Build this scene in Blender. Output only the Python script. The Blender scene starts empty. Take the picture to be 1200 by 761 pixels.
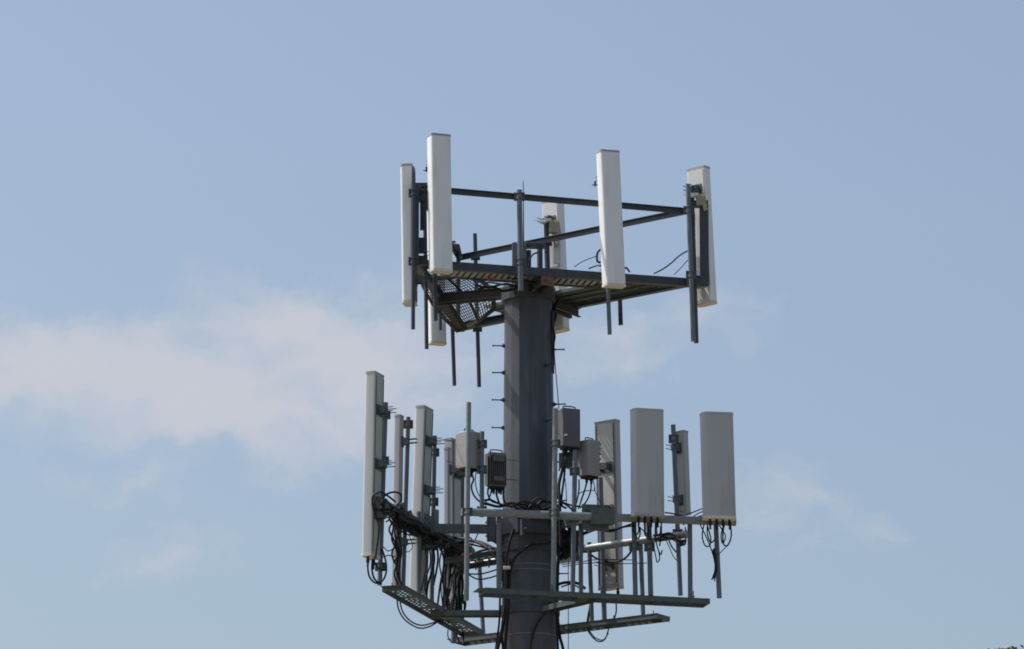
import bpy, math, random
from mathutils import Vector, Matrix
R = math.radians
random.seed(7)
S = bpy.context.scene
COL = S.collection

# ------------------------------------------------------------------ camera
W0, H0, FPX = 1200.0, 761.0, 6500.0
PITCH = R(13.5)
CAM = Vector((-0.21, -70.0, 1.6))
FW = Vector((0, math.cos(PITCH), math.sin(PITCH)))
UP = Vector((0, -math.sin(PITCH), math.cos(PITCH)))
cd = bpy.data.cameras.new('camera'); cam = bpy.data.objects.new('camera', cd); COL.objects.link(cam)
cam.location = CAM; cam.rotation_euler = (R(90) + PITCH, 0, 0)
cd.sensor_width = 36; cd.lens = 36 * FPX / W0; cd.clip_start = 0.5; cd.clip_end = 20000
S.camera = cam

def ray(px, py):
    return FW + Vector((1, 0, 0)) * ((px - W0 / 2) / FPX) + UP * ((H0 / 2 - py) / FPX)
def P(px, py, y=0.0):            # point seen at (px, py) that stands in the vertical plane at depth y
    d = ray(px, py); return CAM + d * ((y - CAM.y) / d.y)
def H(px, py, z):                # the same on a level plane at height z
    d = ray(px, py); return CAM + d * ((z - CAM.z) / d.z)

# ------------------------------------------------------------------ materials
def mat(name, col, rough=0.6, metal=0.0, var=0.12, scale=6.0, bump=0.0, streak=0.0, spec=0.5, dirt=None, dirt_amt=0.0):
    m = bpy.data.materials.new(name); m.use_nodes = True
    nt = m.node_tree; N = nt.nodes; L = nt.links
    b = N['Principled BSDF']
    b.inputs['Roughness'].default_value = rough; b.inputs['Metallic'].default_value = metal
    b.inputs['Specular IOR Level'].default_value = spec
    tc = N.new('ShaderNodeTexCoord')
    n = N.new('ShaderNodeTexNoise'); n.inputs['Scale'].default_value = scale; n.inputs['Detail'].default_value = 6
    n.inputs['Roughness'].default_value = 0.65
    mp = N.new('ShaderNodeMapping')
    mp.inputs['Scale'].default_value = (1, 1, 0.18 if streak else 1)
    L.new(tc.outputs['Object'], mp.inputs[0]); L.new(mp.outputs[0], n.inputs['Vector'])
    r = N.new('ShaderNodeValToRGB')
    lo = [c * (1 - var) for c in col]; hi = [min(1, c * (1 + var)) for c in col]
    r.color_ramp.elements[0].position = .3; r.color_ramp.elements[1].position = .7
    r.color_ramp.elements[0].color = (*lo, 1); r.color_ramp.elements[1].color = (*hi, 1)
    L.new(n.outputs['Fac'], r.inputs[0])
    out = r.outputs[0]
    if dirt:
        n2 = N.new('ShaderNodeTexNoise'); n2.inputs['Scale'].default_value = scale * 2.3; n2.inputs['Detail'].default_value = 8
        L.new(mp.outputs[0], n2.inputs['Vector'])
        rr = N.new('ShaderNodeValToRGB'); rr.color_ramp.elements[0].position = .52; rr.color_ramp.elements[1].position = .72
        rr.color_ramp.elements[1].color = (dirt_amt, dirt_amt, dirt_amt, 1)
        L.new(n2.outputs['Fac'], rr.inputs[0])
        mx = N.new('ShaderNodeMixRGB'); L.new(rr.outputs[0], mx.inputs[0]); L.new(out, mx.inputs[1])
        mx.inputs[2].default_value = (*dirt, 1); out = mx.outputs[0]
    L.new(out, b.inputs['Base Color'])
    if bump:
        bp = N.new('ShaderNodeBump'); bp.inputs['Strength'].default_value = bump; bp.inputs['Distance'].default_value = 0.01
        n3 = N.new('ShaderNodeTexNoise'); n3.inputs['Scale'].default_value = scale * 6; L.new(tc.outputs['Object'], n3.inputs['Vector'])
        L.new(n3.outputs['Fac'], bp.inputs['Height']); L.new(bp.outputs[0], b.inputs['Normal'])
    return m

M = dict(
    pole=mat('pole_paint', (.058, .068, .089), .5, .1, .26, 3.5, .25, 1, dirt=(.13, .125, .115), dirt_amt=.55),
    dark=mat('dark_painted_steel', (.045, .055, .075), .5, 0, .18, 9, .1, spec=.4, dirt=(.10, .075, .055), dirt_amt=.35),
    galv=mat('galvanised_steel', (.21, .235, .245), .5, .35, .2, 22, .15, dirt=(.13, .13, .12), dirt_amt=.5),
    galvd=mat('weathered_steel', (.085, .105, .11), .6, .2, .25, 14, .2, dirt=(.09, .08, .06), dirt_amt=.5),
    post=mat('grey_post_steel', (.12, .14, .17), .5, .25, .18, 16, .1, 1, dirt=(.2, .2, .2), dirt_amt=.25),
    white=mat('white_radome', (.74, .755, .79), .42, 0, .04, 3.5, 0, 1, dirt=(.56, .55, .52), dirt_amt=.6),
    cream=mat('cream_end_cap', (.62, .56, .47), .6, 0, .06, 12),
    capgrey=mat('grey_end_cap', (.34, .33, .35), .6, 0, .06, 12),
    grey=mat('grey_radome', (.385, .39, .42), .5, 0, .04, 3, 0, 1, dirt=(.28, .27, .255), dirt_amt=.65),
    lgrey=mat('light_grey_radome', (.50, .51, .52), .5, 0, .05, 3, 0, 1, dirt=(.36, .35, .32), dirt_amt=.65),
    back=mat('back_sheet', (.44, .45, .42), .5, .2, .08, 4, 0, 1, dirt=(.25, .25, .22), dirt_amt=.4),
    backw=mat('pale_back_sheet', (.58, .59, .59), .45, .1, .05, 4, 0, 1),
    case=mat('radio_case', (.29, .28, .29), .55, .1, .08, 8, .05, dirt=(.2, .19, .17), dirt_amt=.4),
    cased=mat('dark_radio_case', (.10, .10, .115), .55, .1, .12, 8, .05),
    brass=mat('weathered_clamp', (.33, .30, .21), .6, .4, .3, 30, .2),
    bright=mat('bright_zinc', (.60, .60, .56), .4, .4, .15, 30),
    rust=mat('rusty_channel', (.17, .085, .065), .85, 0, .35, 14, .3, dirt=(.04, .03, .03), dirt_amt=.7),
    arm=mat('dark_brown_channel', (.032, .030, .032), .7, 0, .3, 12, .1, dirt=(.07, .045, .03), dirt_amt=.5),
    mesh=mat('expanded_metal', (.07, .062, .052), .6, .3, .3, 20, .2),
    grate=mat('grating_steel', (.30, .30, .29), .6, .25, .15, 18, .1),
    cable=mat('black_cable', (.008, .008, .010), .6, 0, .2, 20, spec=.3),
    red=mat('red_tape', (.55, .05, .05), .6, 0, .1, 20),
    blue=mat('blue_cable', (.04, .12, .35), .5, 0, .1, 20),
    sticker=mat('white_sticker', (.8, .8, .8), .5, 0, .02, 20),
    bark=mat('bark', (.12, .09, .065), .9, 0, .3, 8, .5, 1),
    leaf=mat('leaf', (.20, .18, .09), .6, 0, .45, 1.5),
    conc=mat('concrete', (.33, .32, .30), .85, 0, .15, 2, .3),
    grass=mat('ground_cover', (.17, .155, .10), .95, 0, .35, .12, .2),
    gravel=mat('gravel', (.27, .26, .24), .95, 0, .25, 5, .5),
)

# ------------------------------------------------------------------ mesh builder
class MB:
    def __init__(s): s.v = []; s.f = []; s.sm = []
    def add(s, vs, fs, smooth=False):
        o = len(s.v); s.v += [Vector(v) for v in vs]
        for f in fs: s.f.append([i + o for i in f]); s.sm.append(smooth)
    def box(s, c, x, y, z):      # centre + three half-axis vectors
        c = Vector(c); x = Vector(x); y = Vector(y); z = Vector(z)
        vs = [c + a * x + b * y + d * z for d in (-1, 1) for b in (-1, 1) for a in (-1, 1)]
        s.add(vs, [(0, 2, 3, 1), (4, 5, 7, 6), (0, 1, 5, 4), (2, 6, 7, 3), (0, 4, 6, 2), (1, 3, 7, 5)])
        return s
    def beam(s, a, b, w, h, up=Vector((0, 0, 1)), ext=0):     # rectangular bar a->b, w across, h along up
        a = Vector(a); b = Vector(b); d = (b - a).normalized(); x = d.cross(up).normalized(); u = x.cross(d)
        a = a - d * ext; b = b + d * ext
        return s.box((a + b) / 2, (b - a) / 2, x * w / 2, u * h / 2)
    def prism(s, prof, a, b, x, y, smooth=False, caps=True, sb=1.0):    # profile [(u,v)] swept a->b
        n = len(prof); a = Vector(a); b = Vector(b)
        vs = [a + x * p[0] + y * p[1] for p in prof] + [b + x * p[0] * sb + y * p[1] * sb for p in prof]
        s.add(vs, [(i, (i + 1) % n, n + (i + 1) % n, n + i) for i in range(n)], smooth)
        if caps: s.add(vs, [tuple(range(n - 1, -1, -1)), tuple(range(n, 2 * n))])
        return s
    def cyl(s, a, b, r, n=14, r2=None):
        a = Vector(a); b = Vector(b); d = (b - a).normalized()
        x = d.orthogonal().normalized(); y = d.cross(x)
        pr = [(r * math.cos(2 * math.pi * i / n), r * math.sin(2 * math.pi * i / n)) for i in range(n)]
        return s.prism(pr, a, b, x, y, True, True, (r2 / r) if r2 else 1.0)
    def tube(s, pts, r, n=8, sub=6):
        pts = [Vector(p) for p in pts]
        if len(pts) > 2:
            q = [pts[0] * 2 - pts[1]] + pts + [pts[-1] * 2 - pts[-2]]; o = []
            for i in range(1, len(q) - 2):
                for k in range(sub):
                    t = k / sub; p0, p1, p2, p3 = q[i - 1:i + 3]
                    o.append(0.5 * ((2 * p1) + (p2 - p0) * t + (2 * p0 - 5 * p1 + 4 * p2 - p3) * t * t + (3 * p1 - p0 - 3 * p2 + p3) * t ** 3))
            o.append(pts[-1]); pts = o
        d0 = (pts[1] - pts[0]).normalized(); x = d0.orthogonal().normalized(); vs = []; fs = []
        for i, p in enumerate(pts):
            d = (pts[min(i + 1, len(pts) - 1)] - pts[max(i - 1, 0)])
            if d.length < 1e-9: d = d0
            d.normalize(); x = (x - d * x.dot(d)); x.normalize(); y = d.cross(x)
            vs += [p + (x * math.cos(2 * math.pi * k / n) + y * math.sin(2 * math.pi * k / n)) * r for k in range(n)]
        for i in range(len(pts) - 1):
            fs += [(i * n + k, i * n + (k + 1) % n, (i + 1) * n + (k + 1) % n, (i + 1) * n + k) for k in range(n)]
        s.add(vs, fs, True); s.add(vs, [tuple(range(n - 1, -1, -1)), tuple((len(pts) - 1) * n + k for k in range(n))])
        return s
    def build(s, name, m, parent=None, bevel=0.0):
        off = Vector((0, 0, 0))
        p = parent
        while p is not None: off += p.location; p = p.parent
        if parent is None and s.v:
            lo = Vector((sum(v.x for v in s.v) / len(s.v), sum(v.y for v in s.v) / len(s.v), min(v.z for v in s.v)))
        else: lo = Vector((0, 0, 0))
        me = bpy.data.meshes.new(name); me.from_pydata([v - off - lo for v in s.v], [], s.f)
        me.polygons.foreach_set('use_smooth', s.sm); me.update()
        import bmesh
        bm = bmesh.new(); bm.from_mesh(me); bmesh.ops.recalc_face_normals(bm, faces=bm.faces); bm.to_mesh(me); bm.free()
        me.materials.append(M[m] if isinstance(m, str) else m)
        o = bpy.data.objects.new(name, me); COL.objects.link(o); o.location = lo
        if parent: o.parent = parent
        if bevel:
            b = o.modifiers.new('bevel', 'BEVEL'); b.width = bevel; b.segments = 2; b.limit_method = 'ANGLE'; b.angle_limit = R(50)
        return o

def tag(o, label=None, cat=None, group=None, kind=None):
    if label: o['label'] = label
    if cat: o['category'] = cat
    if group: o['group'] = group
    if kind: o['kind'] = kind
    return o
def thing(name, loc, label, cat, group=None):
    o = bpy.data.objects.new(name, None); COL.objects.link(o); o.location = Vector(loc); o.empty_display_size = .1
    return tag(o, label, cat, group)

Z = Vector((0, 0, 1))
def az(a):                       # facing: 0 looks at the camera side, + turns to the right
    return Vector((math.sin(R(a)), -math.cos(R(a)), 0))

# ------------------------------------------------------------------ level planes of the two head frames
ZR = P(610, 254, 0).z            # upper hand rail
ZP = P(611, 337, 0).z            # upper platform beams
ZU = P(619, 621, 0).z            # lower face pipes
ZL = P(619, 715, 0).z            # lower gratings
UA, UB, UC = H(487, 218, ZR), H(805, 245, ZR), H(537, 300, ZR)
PA, PB, PC = H(484, 308, ZP), H(813, 331, ZP), H(537, 385, ZP)
FU = (H(541, 600, ZU), H(862, 612, ZU)); LU = (H(441, 589, ZU), H(550, 648, ZU)); RU = (H(538, 664, ZU), H(806, 626, ZU))
FL = (H(568, 689, ZL), H(832, 702, ZL)); LL = (H(448, 688, ZL), H(541, 741, ZL)); RL = (H(544, 752, ZL), H(785, 723, ZL))
def pxof(p):
    d = p - CAM; return W0 / 2 + FPX * d.x / d.dot(FW)
def Yon(seg, px, off=0.0):
    x0, x1 = pxof(seg[0]), pxof(seg[1]); t = (px - x0) / (x1 - x0)
    return seg[0].y + (seg[1].y - seg[0].y) * t + off

# ------------------------------------------------------------------ monopole
axis_top = P(619, 341, 0); pz = axis_top.z
mp = thing('monopole', (0, 0, 0), 'tall dark blue-grey faceted steel pole carrying both tiers of antennas', 'pole')
RT, RB = .298, .53               # radius over flats at the top and at the ground
def prad(z): return RT + (RB - RT) * (1 - z / pz) * 1.0
def axis(z): return Vector((.0 + (pz - z) * .004, 0, z)) if z > pz - 6 else Vector((.024 * z / (pz - 6), 0, z))
mb = MB(); n = 16; prev = None; zs = [0.1, pz - 6, pz - 4.6, pz - 1.2, pz]
rings = []
for z in zs:
    c = axis(z); r = prad(z) / math.cos(math.pi / n)
    rings.append([c + Vector((r * math.cos(2 * math.pi * i / n), r * math.sin(2 * math.pi * i / n), 0)) for i in range(n)])
vs = [v for rg in rings for v in rg]
fs = [(k * n + i, k * n + (i + 1) % n, (k + 1) * n + (i + 1) % n, (k + 1) * n + i) for k in range(len(zs) - 1) for i in range(n)]
fs.append(tuple((len(zs) - 1) * n + i for i in range(n)))
mb.add(vs, fs); mb.build('shaft', 'pole', mp)
mb = MB(); mb.cyl((0, 0, .0), (0, 0, .10), 1.1, 32); mb.build('foundation', 'conc', mp, .02)
mb = MB(); mb.cyl((0, 0, .10), (0, 0, .15), .78, 24); mb.build('base_plate', 'galvd', mp, .005)
def octo(z, r, h, w=0.0):
    m_ = MB(); c = axis(z); rr = r / math.cos(math.pi / 16)
    pr = [(rr * math.cos(2 * math.pi * i / 16), rr * math.sin(2 * math.pi * i / 16)) for i in range(16)]
    m_.prism(pr, c, c + Z * h, Vector((1, 0, 0)), Vector((0, 1, 0))); return m_
octo(pz + .002, RT + .05, .03).build('top_plate', 'galvd', mp)
for y_ in (661, 667.5, 743):
    z = P(620, y_, -.3).z; octo(z, prad(z) + .004, .009).build('strap', 'galv', mp)
# step bolts
def bolt(px, py, side):
    z = P(px, py, 0).z; c = axis(z); r = prad(z)
    d = {'l': Vector((-1, -.08, 0)), 'r': Vector((1, -.08, 0)), 'f': Vector((.72, -.7, 0))}[side].normalized()
    m_ = MB(); a = c + d * (r - .005)
    m_.cyl(a, a + d * .03, .028, 8); m_.cyl(a + d * .03, a + d * .06, .018, 8, .010); m_.cyl(a, a + d * .155, .0085, 8); m_.cyl(a + d * .155, a + d * .166, .016, 8)
    m_.build('step_bolt', 'dark', mp)
for y_ in (406, 437.5, 469.5, 502): bolt(585, y_, 'l')
for y_ in (410.5, 474.5, 542, 673): bolt(652, y_, 'r')
for y_ in (433, 497): bolt(640, y_, 'f')
z0, z1 = P(645, 438, 0).z, P(645, 366, 0).z
c0, c1 = axis(z0), axis(z1)
MB().box((c0 + c1) / 2 + Vector((RT + .018, -.03, 0)), (.02, 0, 0), (0, .06, 0), (0, 0, (z1 - z0) / 2)).build('conduit_cover', 'dark', mp, .004)
m_ = MB()
for dx in (-.5, .5):
    pass
for z_, h_ in ((14.0, 0), (7.0, 0)):
    zz = z_; octo(zz, prad(zz) + .006, .05).build('section_joint', 'pole', mp)
MB().box(axis(1.2) + Vector((0, -prad(1.2) - .01, 0)), (.15, 0, 0), (0, .015, 0), (0, 0, .3)).build('access_door', 'galvd', mp, .01)

# ------------------------------------------------------------------ upper platform
up = thing('antenna_platform', (0, 0, ZP), 'dark triangular steel platform with handrails and grating at the top of the pole', 'platform')
cen = (PA + PB + PC) / 3
def inward(a, b, c):
    d = (b - a).normalized(); nrm = Vector((-d.y, d.x, 0))
    return nrm if nrm.dot(c - a) > 0 else -nrm
for a, b in ((PA, PB), (PB, PC), (PC, PA)):
    d = (b - a).normalized(); nn = inward(a, b, cen)
    m_ = MB(); m_.beam(a, b, .008, .10, ext=.02)                       # outer angle: web and flange
    m_.beam(a + nn * .045 - Z * .048, b + nn * .045 - Z * .048, .082, .008)
    m_.beam(a + nn * .045 + Z * .048, b + nn * .045 + Z * .048, .082, .008)
    m_.build('edge_beam', 'dark', up)
    # walkway grating: cross slats over bearing bars
    if a is PC: continue
    AB = (a, b) == (PA, PB); wdt = .50 if AB else .60; g = MB(); Lh = (b - a).length
    s0, s1 = .22, (Lh - .22 if AB else Lh - .95)
    bb = MB()
    for k in range(2 if AB else 4):
        kk = (k * .9 + .05) if AB else k / 3
        o_ = nn * (.10 + wdt * kk); tr = (.10 + wdt * kk) * .9
        bb.beam(a + d * (s0 + tr) + o_ - Z * .012, a + d * (s1 - (tr if AB else tr * .2)) + o_ - Z * .012, .018, .018)
    bb.beam(a + d * (s0 + .3) + nn * (.1 + wdt / 2) + Z * .022, a + d * (s1 - .3) + nn * (.1 + wdt / 2) + Z * .022, wdt * 1.05, .004)
    bb.build('bearing_bars', 'galvd', up)
    k = s0
    while k < s1:
        tr0 = min(wdt, max(0, (k - s0) / .9), max(0, (s1 - k) / (.9 if AB else .2)))
        if tr0 > .03: g.beam(a + d * k + nn * .09 + Z * .004, a + d * (k + (.03 if AB else 0)) + nn * (.10 + tr0) + Z * .004, .052 if AB else .040, .012)
        k += .085 if AB else .060
    g.build('grating', 'grate' if AB else 'galvd', up)
    m_ = MB(); o_ = nn * (.115 + wdt); m_.beam(a + d * (s0 + .6) + o_, a + d * (s1 - (.6 if AB else .1)) + o_, .008, .035); m_.build('toe_plate', 'galvd', up)
for a, b in ((UA, UB), (UB, UC), (UC, UA)):
    m_ = MB(); m_.beam(a, b, .075, .008, ext=.02); m_.beam(a - Z * .036, b - Z * .036, .008, .072, ext=.02); m_.build('handrail', 'dark', up)
# support arms to the pole, double channels
mids = [(PA + PB) / 2, (PB + PC) / 2, (PC + PA) / 2]
for i, q in enumerate(mids):
    d = Vector((q.x, q.y, 0)).normalized(); e = d.cross(Z)
    if i == 0: q = P(640.5, 331, -.78); d = Vector((q.x, q.y, 0)).normalized(); e = d.cross(Z)
    zc = ZP - (.10 if i != 2 else .05); st = d * (.28); en = Vector((q.x, q.y, 0)) + d * .03
    for sgn in (-1, 1):
        m_ = MB(); o_ = e * (.05 * sgn) + Z * zc
        m_.beam(o_ + st, o_ + en, .008, .12)
        for hz in (-.056, .056): m_.beam(o_ + e * (.022 * sgn) + Z * hz + st, o_ + e * (.022 * sgn) + Z * hz + en, .044, .008)
        m_.build('support_arm', 'arm', up)
q = P(640.5, 331, -.78); d = Vector((q.x, q.y, 0)).normalized(); e = d.cross(Z)
MB().box(Vector((q.x, q.y, ZP - .10)) + d * .036, d * .004, e * .085, Z * .075).build('arm_end_plate', 'rust', up, .002)
octo(ZP - .20, RT + .045, .16).build('collar', 'dark', up, .004)
# corner gusset plates and stanchions
for a, b in ((UA, PA), (UC, PC), (UB, PB)):
    if a is UC: MB().cyl(a + Z * .05, Vector((b.x, b.y, ZP - .04)), .03).build('stanchion', 'dark', up)

# broad channel standing at the left corner
def flatplate(name, px0, px1, py0, py1, Y, th, m_, parent, bev=.003):
    a0, a1 = P(px0, py0, Y), P(px1, py0, Y); b0 = P(px0, py1, Y)
    c = (a1 + b0) / 2; return MB().box(c, (a1 - a0) / 2, (0, th / 2, 0), (0, 0, (a0.z - b0.z) / 2)).build(name, m_, parent, bev)
YA, YB, YC = UA.y, UB.y, UC.y
pl = flatplate('mounting_plate', 481.5, 491, 215, 307, YA - .12, .06, 'dark', None)
tag(pl, 'broad dark plate behind the leftmost upper white antenna', 'mounting plate', 'corner plates of the upper platform')
pl = flatplate('mounting_plate', 820, 830.5, 241, 335, YB + .05, .06, 'dark', None)
tag(pl, 'broad dark plate between the twin pipes and the rightmost upper antenna', 'mounting plate', 'corner plates of the upper platform')
def corner(base, label, boxes):
    t = thing('corner_bracket', base, label, 'bracket')
    for (px, py, Y, hx, hy, hz) in boxes:
        MB().box(P(px, py, Y), (hx, 0, 0), (0, hy, 0), (0, 0, hz)).build('bracket_plate', 'dark', t, .004)
corner(P(818, 335, YB + .05), 'dark bracket joining rail and beam at the right corner of the platform', [(818, 239.5, YB + .05, .13, .04, .045), (818, 330, YB + .05, .14, .04, .05), (813, 285, YB + .1, .02, .03, .4)])
corner(P(492, 312, YA + .1), 'dark clustered bracket at the left corner of the platform', [(494, 226, YA + .1, .10, .05, .12), (492, 306, YA + .1, .10, .05, .06), (495.5, 250, YA + .12, .035, .04, .22), (494, 288, YA + .08, .05, .03, .10)])

# curved grid of wire mesh at the left corner
gd = thing('grid_dish', P(540, 386, 0.4), 'curved dark wire mesh grid with a bent rim hanging at the platform left side', 'grid dish')
g0, g1, g2, g3 = P(489, 318, -.2), P(545, 321, .3), P(578, 363, .7), P(535, 388, .95)   # corners of the bowed sheet
def sheet(u, v):
    p = (g0 * (1 - u) + g1 * u) * (1 - v) + (g3 * (1 - u) + g2 * u) * v
    b = math.sin(math.pi * v) * .30 + .05 * math.sin(2.3 * math.pi * u)
    return p + Vector((.55, .35, .35)) * b * (u - .35) * 1.1 + Vector((-.2, .5, -.3)) * math.sin(math.pi * u) * .16
m_ = MB(); NU, NV = 25, 19
for i in range(NU + 1): m_.tube([sheet(i / NU, j / 10) for j in range(11)], .0068, 5, 1)
for j in range(NV + 1): m_.tube([sheet(i / 10, j / NV) for i in range(11)], .0058, 5, 1)
m_.build('mesh', 'mesh', gd)
rim = [sheet(u, 0) for u in (.0, .25, .5, .75, 1)] + [sheet(1, v) for v in (.25, .5, .75, 1)] + [sheet(u, 1) for u in (.75, .5, .25, 0)] + [sheet(0, v) for v in (.75, .5, .25, 0)]
m_ = MB()
for i in range(len(rim) - 1): m_.beam(rim[i], rim[i + 1], .045, .03, Vector((.3, -1, .5)), .006)
m_.build('rim', 'mesh', gd, .004)
for k in (.33, .66):
    q = [sheet(k, v / 8) + Vector((0, .02, .015)) for v in range(9)]; m_ = MB()
    for i in range(8): m_.beam(q[i], q[i + 1], .012, .03, Vector((.3, -1, .5)))
    m_.build('rib', 'mesh', gd)

# ------------------------------------------------------------------ pipes
def pipe(x0, y0, x1, y1, Y, r, m, label, group, clamps=(), cap=True):
    a, b = P(x0, y0, Y), P(x1, y1, Y)
    if clamps:
        t = thing('mounting_pipe', b, label, 'pipe', group)
        MB().cyl(b, a, r, 16).build('tube', m, t)
        for cy in clamps:
            k = (cy - y0) / (y1 - y0); c = a.lerp(b, k)
            q = MB(); q.box(c + Vector((0, .03, 0)), (r + .035, 0, 0), (0, .012, 0), (0, 0, .055))
            mm = 'galvd' if m != 'dark' else 'dark'; cl = q.build('clamp', mm, t)
            for hz in (.035, -.035):
                MB().tube([c + Vector((s_ * (r + .008), y_, hz)) for s_, y_ in ((-1, .04), (-1, -.01), (-.6, -r - .006), (.6, -r - .006), (1, -.01), (1, .04))], .007, 6, 3).build('u_bolt', mm, cl)
        return t
    o = MB().cyl(b, a, r, 16).build('mounting_pipe', m)
    return tag(o, label, 'pipe', group)
GU = 'pipes on the upper platform'; GF = 'pipes of the lower tier'
pipe(484.5, 203, 484, 386, YA - .20, .026, 'dark', 'dark pipe on the leftmost upper antenna, ending below it', GU, (226, 306))
pipe(497.5, 222, 500, 409, YA + .30, .026, 'dark', 'long dark pipe just left of the tall upper antenna, reaching below the mesh grid', GU, (240, 310))
pipe(509.5, 318, 510.5, 376, YA + .22, .028, 'dark', 'short dark pipe stub under the tallest upper left antenna', GU)
pipe(515, 335, 516, 387, YC - .35, .022, 'dark', 'thin short pipe in front of the low hanging white antenna', GU)
pipe(530, 375, 532.5, 452, YC - .12, .026, 'dark', 'dark pipe hanging free under the mesh grid, left one of the two', GU)
pipe(556.5, 274, 561.5, 453.5, YC + .02, .027, 'dark', 'long dark pipe behind the platform, between the mesh grid and the pole', GU, (300, 384))
pipe(608.5, 223, 610.4, 341, Yon((UA, UB), 609, -.09), .034, 'post', 'grey pipe standing on the front beam just above the pole top', GU, (230, 307))
pipe(712.0, 330, 714.5, 392, Yon((PA, PB), 712, -.10), .027, 'post', 'grey pipe stub under the upper right front antenna', GU)
pipe(726.2, 345, 727.5, 381, Yon((PB, PC), 727, .12), .030, 'dark', 'short dark pipe below the right grating beside the antenna stub', GU)
pipe(806.0, 216, 812.5, 400, YB - .14, .030, 'post', 'front one of the twin long pipes at the right corner of the platform', GU, (246, 322))
pipe(810.5, 219, 816, 402, YB + .06, .030, 'dark', 'rear dark one of the twin long pipes at the right corner of the platform', GU)
pipe(640.0, 262, 643.5, 386, Yon((UB, UC), 641, .06), .036, 'dark', 'dark pipe behind the far upper antenna with its back turned', GU, (283,))
pipe(632.5, 284, 633, 345, .75, .038, 'dark', 'short dark pipe beside the box above the pole', GU)
# lightning rod
q = P(613.5, 292, Yon((UA, UB), 613, .04)); t = P(613.2, 213, Yon((UA, UB), 613, .04))
tag(MB().cyl(q, t, .010, 8, .005).build('lightning_rod', 'dark'), 'thin pointed rod rising beside the pipe over the pole', 'lightning rod')
# equipment box above the pole
bx = thing('junction_box', P(609, 345, .35), 'grey box on a stand above the pole top behind the front beam', 'junction box')
c = P(608.5, 309, .35); MB().box(c, (.095, 0, 0), (0, .07, 0), (0, 0, .27)).build('body', 'post', bx, .01)
c = P(618, 315, .45); MB().box(c, (.05, 0, 0), (0, .06, 0), (0, 0, .24)).build('side_housing', 'dark', bx, .01)
c = P(620, 288, .42); MB().box(c, (.20, 0, 0), (0, .1, 0), (0, 0, .025)).build('lid', 'dark', bx, .01)
MB().cyl(P(609, 352, .35), P(609, 330, .35), .03).build('stand', 'dark', bx)

# ------------------------------------------------------------------ panel antennas
def rounded(w, d, rf, rb=.006, k=5):
    pr = []
    for cx, cy, r_, a0 in ((w / 2 - rf, d / 2 - rf, rf, 0), (-w / 2 + rf, d / 2 - rf, rf, 90), (-w / 2 + rb, -d / 2 + rb, rb, 180), (w / 2 - rb, -d / 2 + rb, rb, 270)):
        for i in range(k + 1):
            a_ = R(a0 + 90 * i / k); pr.append((cx + r_ * math.cos(a_), cy + r_ * math.sin(a_)))
    return pr
def panel(xt, yt, xb, yb, Y, w, d, a, label, group, m='white', capm='cream', topm='capgrey', backm='backw', rf=.035, conn=2, brk=(.16, .84), off=.07, seam=False, arm='galvd'):
    T, B = P(xt, yt, Y), P(xb, yb, Y)
    t = thing('panel_antenna', B, label, 'antenna', group)
    u = (T - B).normalized(); f = az(a); f = (f - u * f.dot(u)).normalized(); x = f.cross(u)
    T2 = T - u * .022; B2 = B + u * .03
    MB().prism(rounded(w, d, rf), B2, T2, x, f, True).build('radome', m, t)
    for a_, b_, mm in ((T2 - u * .004, T, topm), (B, B2 + u * .004, capm)):
        o = MB().prism(rounded(w + .008, d + .008, rf + .003), a_, b_, x, f, True).build('end_cap', mm, t)
    for o in t.children:
        o.data.polygons.foreach_set('use_smooth', [len(p.vertices) == 4 for p in o.data.polygons])
        es = o.modifiers.new('edges', 'EDGE_SPLIT'); es.split_angle = R(35)
    MB().box(B2.lerp(T2, .5) - f * (d / 2 + .004), x * (w / 2 - .018), f * .004, u * ((T2 - B2).length / 2 - .02)).build('back_plate', backm, t)
    if seam:
        q = MB()
        for sx in (-1, 1): q.box(B2.lerp(T2, .5) - f * (d / 2 + .010) + x * sx * (w / 2 - .03), x * .006, f * .004, u * ((T2 - B2).length / 2 - .03))
        q.build('trim_strip', 'galvd', t)
    for k in brk:
        c = B2.lerp(T2, k) - f * (d / 2 + .008)
        q = MB(); q.box(c - f * .005, x * (w * .32), f * .006, u * .07)
        for sx in (-1, 1): q.box(c - f * (off / 2 + .01) + x * sx * w * .2, x * .005, f * (off / 2 + .01), u * .045)
        q.box(c - f * (off + .015), x * (w * .24), f * .010, u * .035)
        bk = q.build('bracket', arm, t)
        for sz in (-.025, .025):
            for sx in (-1, 1): MB().cyl(c - f * (off - .01) + u * sz + x * sx * w * .2, c - f * (off + .14) + u * sz + x * sx * w * .2, .006, 6).build('threaded_rod', arm, bk)
    for i in range(conn):
        k = (i - (conn - 1) / 2) * (w * .62 / max(1, conn - 1)) if conn > 1 else 0
        q = MB(); c = B + x * k; q.cyl(c, c - u * .035, .016, 10); q.cyl(c - u * .035, c - u * .075, .022, 10); q.cyl(c - u * .075, c - u * .13, .013, 8)
        q.build('connector', 'cable', t)
    t['_'] = 0; del t['_']
    return t
GA = 'white panel antennas of the upper platform'; GB = 'panel antennas of the lower tier'
a_AB = math.degrees(math.atan2((UB - UA).y, (UB - UA).x))
panel(477.5, 195, 480.0, 357, YA + .02, .26, .15, -99, 'leftmost white panel antenna of the upper tier, seen edge on', GA, backm='galvd', conn=0)
panel(514.6, 158.5, 517, 319.5, YA - .25, .275, .15, 24, 'tallest standing white panel antenna, front left on the upper platform', GA, conn=0)
panel(712.6, 177.5, 720, 336.5, Yon((UA, UB), 712, -.28), .275, .15, 24, 'white panel antenna standing front right of the upper platform beside the pole', GA, conn=0)
panel(819, 197.5, 827.5, 357.5, YB + .22, .275, .15, 141, 'rightmost white panel antenna of the upper platform with its back to us', GA, conn=0)
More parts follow.
